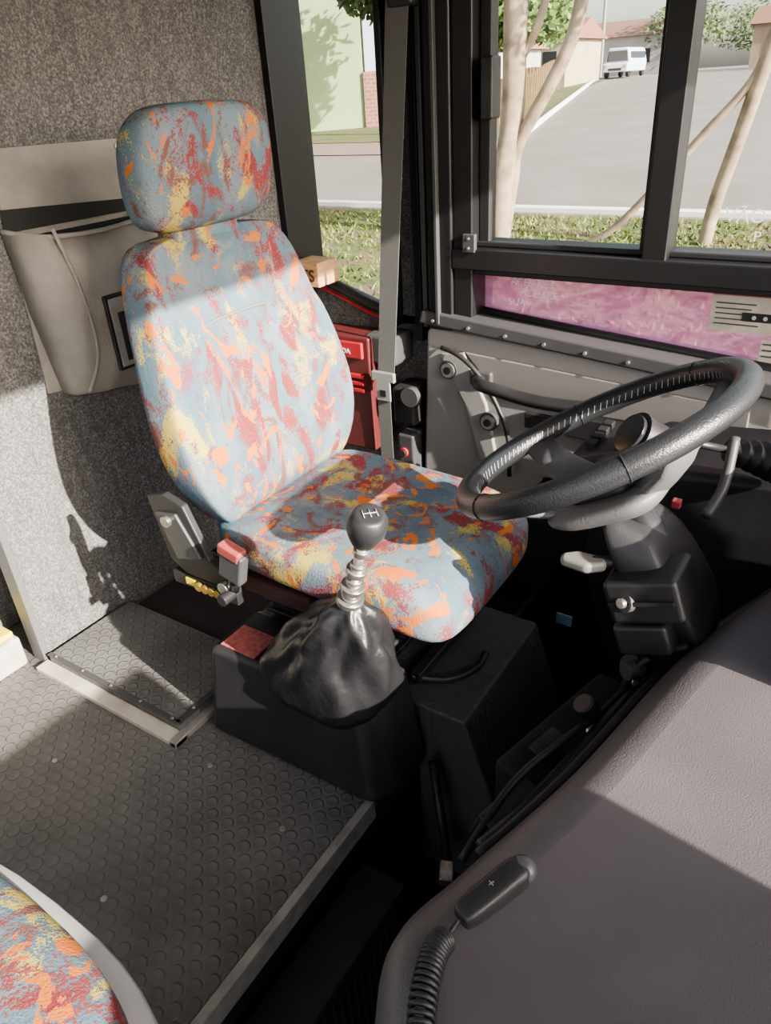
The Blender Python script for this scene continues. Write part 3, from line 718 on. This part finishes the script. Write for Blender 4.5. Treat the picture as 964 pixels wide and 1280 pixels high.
LEAF=leaf_mat("foliage_light",(.08,.15,.03),(.22,.33,.09)); LEAFD=leaf_mat("foliage_dark",(.05,.08,.03),(.12,.17,.06))
def leaves(name,cs,n,size,mat,parent):
    vv=[];ff=[]
    for _ in range(n):
        c=random.choice(cs); d=Vector((random.gauss(0,1),random.gauss(0,1),random.gauss(0,1))).normalized()*random.random()**.4
        p=Vector(c[:3])+Vector((d.x*c[3],d.y*c[3],d.z*c[3]*.75))
        a=Vector((random.gauss(0,1),random.gauss(0,1),random.gauss(0,1))).normalized(); b=a.orthogonal().normalized()
        s=size*random.uniform(.5,1.3); k=len(vv)
        vv+=[p-a*s,p+b*s*.5,p+a*s,p-b*s*.5]; ff.append((k,k+1,k+2,k+3))
    return mesh(name,vv,ff,mat,parent)
t1=empty("street_tree")
tube("trunk",smoothpts([(-5.62,11.9,-1.2),(-5.60,11.9,-.3),(-5.50,12,.6),(-5.48,12,1.5),(-5.52,12,2.6),(-5.9,12.2,4.2)]),.18,BARK,t1,14)
tube("trunk_2",smoothpts([(-5.56,11.9,-1.2),(-5.46,12,-.2),(-5.38,12,.3),(-4.95,12,1.0),(-4.62,12,1.6),(-4.45,12,2.3),(-4.2,12,4)]),.10,BARK,t1,12)
tube("branch",smoothpts([(-5.48,12,1.3),(-5.15,12.1,1.9),(-4.9,12.2,2.9)]),.06,BARK,t1,10)
leaves("leaves",[(-5.6,12.3,4.5,1.6),(-4.2,12.2,4.6,1.4),(-6.8,12.6,4.2,1.3),(-5.0,12,3.0,.35)],2500,.12,LEAF,t1)
t2=empty("street_tree.001")
tube("trunk",smoothpts([(-2.44,12.2,-1.2),(-2.36,12.2,-.5),(-2.15,12.1,.4),(-1.94,12,1.35),(-1.7,12,2.4),(-1.5,12,4)]),.10,BARK,t2,12)
tube("branch",smoothpts([(-4.15,12,-1.15),(-3.7,12,-.85),(-3.1,12,-.2),(-2.6,12,.4),(-2.1,12,1.0),(-1.9,12,1.6)]),.055,BARK,t2,10)
leaves("leaves",[(-1.2,12,4.3,1.4),(-.5,12.5,3.6,1.2)],1500,.12,LEAF,t2)
def tree(name,x,y,hh,r,mat,n=1200,ls=.25):
    e=empty(name); z=gz(y); tube("trunk",[(x,y,z),(x+.1,y,z+hh*.5),(x,y,z+hh*.8)],.15,BARK,e,8)
    leaves("leaves",[(x,y,z+hh,r),(x+r*.6,y,z+hh*.85,r*.7),(x-r*.6,y+.3,z+hh*.85,r*.7)],n,ls,mat,e)
tree("street_tree.002",-17.0,38,4.6,2.2,LEAF,2500)
tree("street_tree.003",-20.5,82,4.2,3.2,LEAFD)
tree("street_tree.004",-15,88,3.8,3.5,LEAFD)
tree("street_tree.005",-11.5,92,4.0,3.5,LEAFD)
tree("street_tree.006",-2,66,5.2,2.4,LEAF)
tree("street_tree.007",-18.3,30.0,6.4,2.6,LEAFD,2600,.28)
vv=[];ff=[]
for _ in range(9000):
    x=random.uniform(-14,-.5); y=random.uniform(6,14.1)
    if random.random()<.25: y=random.uniform(11,14.1)
    hgt=random.uniform(.03,.10); a=random.uniform(0,pi); w=random.uniform(.012,.03); k=len(vv)
    vv+=[(x-w*math.cos(a),y-w*math.sin(a),-1.1),(x+w*math.cos(a),y+w*math.sin(a),-1.1),(x+random.gauss(0,.05),y+random.gauss(0,.05),-1.1+hgt)]; ff.append((k,k+1,k+2))
mesh("grass_tufts",vv,ff,leaf_mat("grass_blade",(.07,.10,.018),(.22,.24,.065)))
br=empty("fallen_branches")
for i in range(70):
    x=random.uniform(-4.5,-.3);y=random.uniform(3.2,5.8);a=random.uniform(0,pi);L=random.uniform(.4,1.1)
    tube("twig",[(x,y,-1.06),(x+L*.5*math.cos(a),y+L*.5*math.sin(a),-1.0+random.random()*.1),(x+L*math.cos(a+.3),y+L*math.sin(a+.3),-1.05)],.018,BARK,br,5)

# ------------------------------------------------------------------ light
sd=Vector((.99,-.135,.45)).normalized()
sun=bpy.data.lights.new("sun",'SUN'); sun.energy=15.0; sun.angle=math.radians(.6); sun.color=(1,.92,.81)
so=bpy.data.objects.new("sun",sun); COL.objects.link(so); so.rotation_euler=sd.to_track_quat('Z','Y').to_euler()
w=bpy.data.worlds.new("sky"); S.world=w; w.use_nodes=True; nt=w.node_tree; bg=nt.nodes["Background"]
sk_=nt.nodes.new("ShaderNodeTexSky"); sk_.sky_type='NISHITA'; sk_.sun_disc=False; sk_.sun_elevation=math.radians(24); sk_.sun_rotation=math.radians(98); sk_.dust_density=3
hsv=nt.nodes.new("ShaderNodeHueSaturation"); hsv.inputs["Saturation"].default_value=.55
nt.links.new(sk_.outputs[0],hsv.inputs["Color"])
mu=nt.nodes.new("ShaderNodeMix"); mu.data_type='RGBA'; mu.blend_type='MULTIPLY'; mu.inputs[0].default_value=1; mu.inputs[7].default_value=(1,.96,.94,1)
nt.links.new(hsv.outputs[0],mu.inputs[6]); nt.links.new(mu.outputs[2],bg.inputs[0]); bg.inputs[1].default_value=.42

# ------------------------------------------------------------------ camera
p_=math.radians(29.8); rho=math.atan2(108,1610); hd=math.radians(125)
Hh=Vector((math.cos(hd),math.sin(hd),0)); R0=Vector((math.sin(hd),-math.cos(hd),0)); Zv=Vector((0,0,1))
F=Hh*math.cos(p_)-Zv*math.sin(p_); U0=Hh*math.sin(p_)+Zv*math.cos(p_)
R=R0*math.cos(rho)-U0*math.sin(rho); U=R0*math.sin(rho)+U0*math.cos(rho)
cam=bpy.data.objects.new("camera",bpy.data.cameras.new("camera")); COL.objects.link(cam)
cam.data.lens=26; cam.data.sensor_width=36; cam.data.clip_start=.02; cam.data.clip_end=500
M=Matrix((R,U,-F)).transposed().to_4x4(); M.translation=Vector((0,0,1.2)); cam.matrix_world=M
S.camera=cam
S.view_settings.view_transform='AgX'; S.view_settings.look='AgX - Medium High Contrast'; S.view_settings.exposure=.45
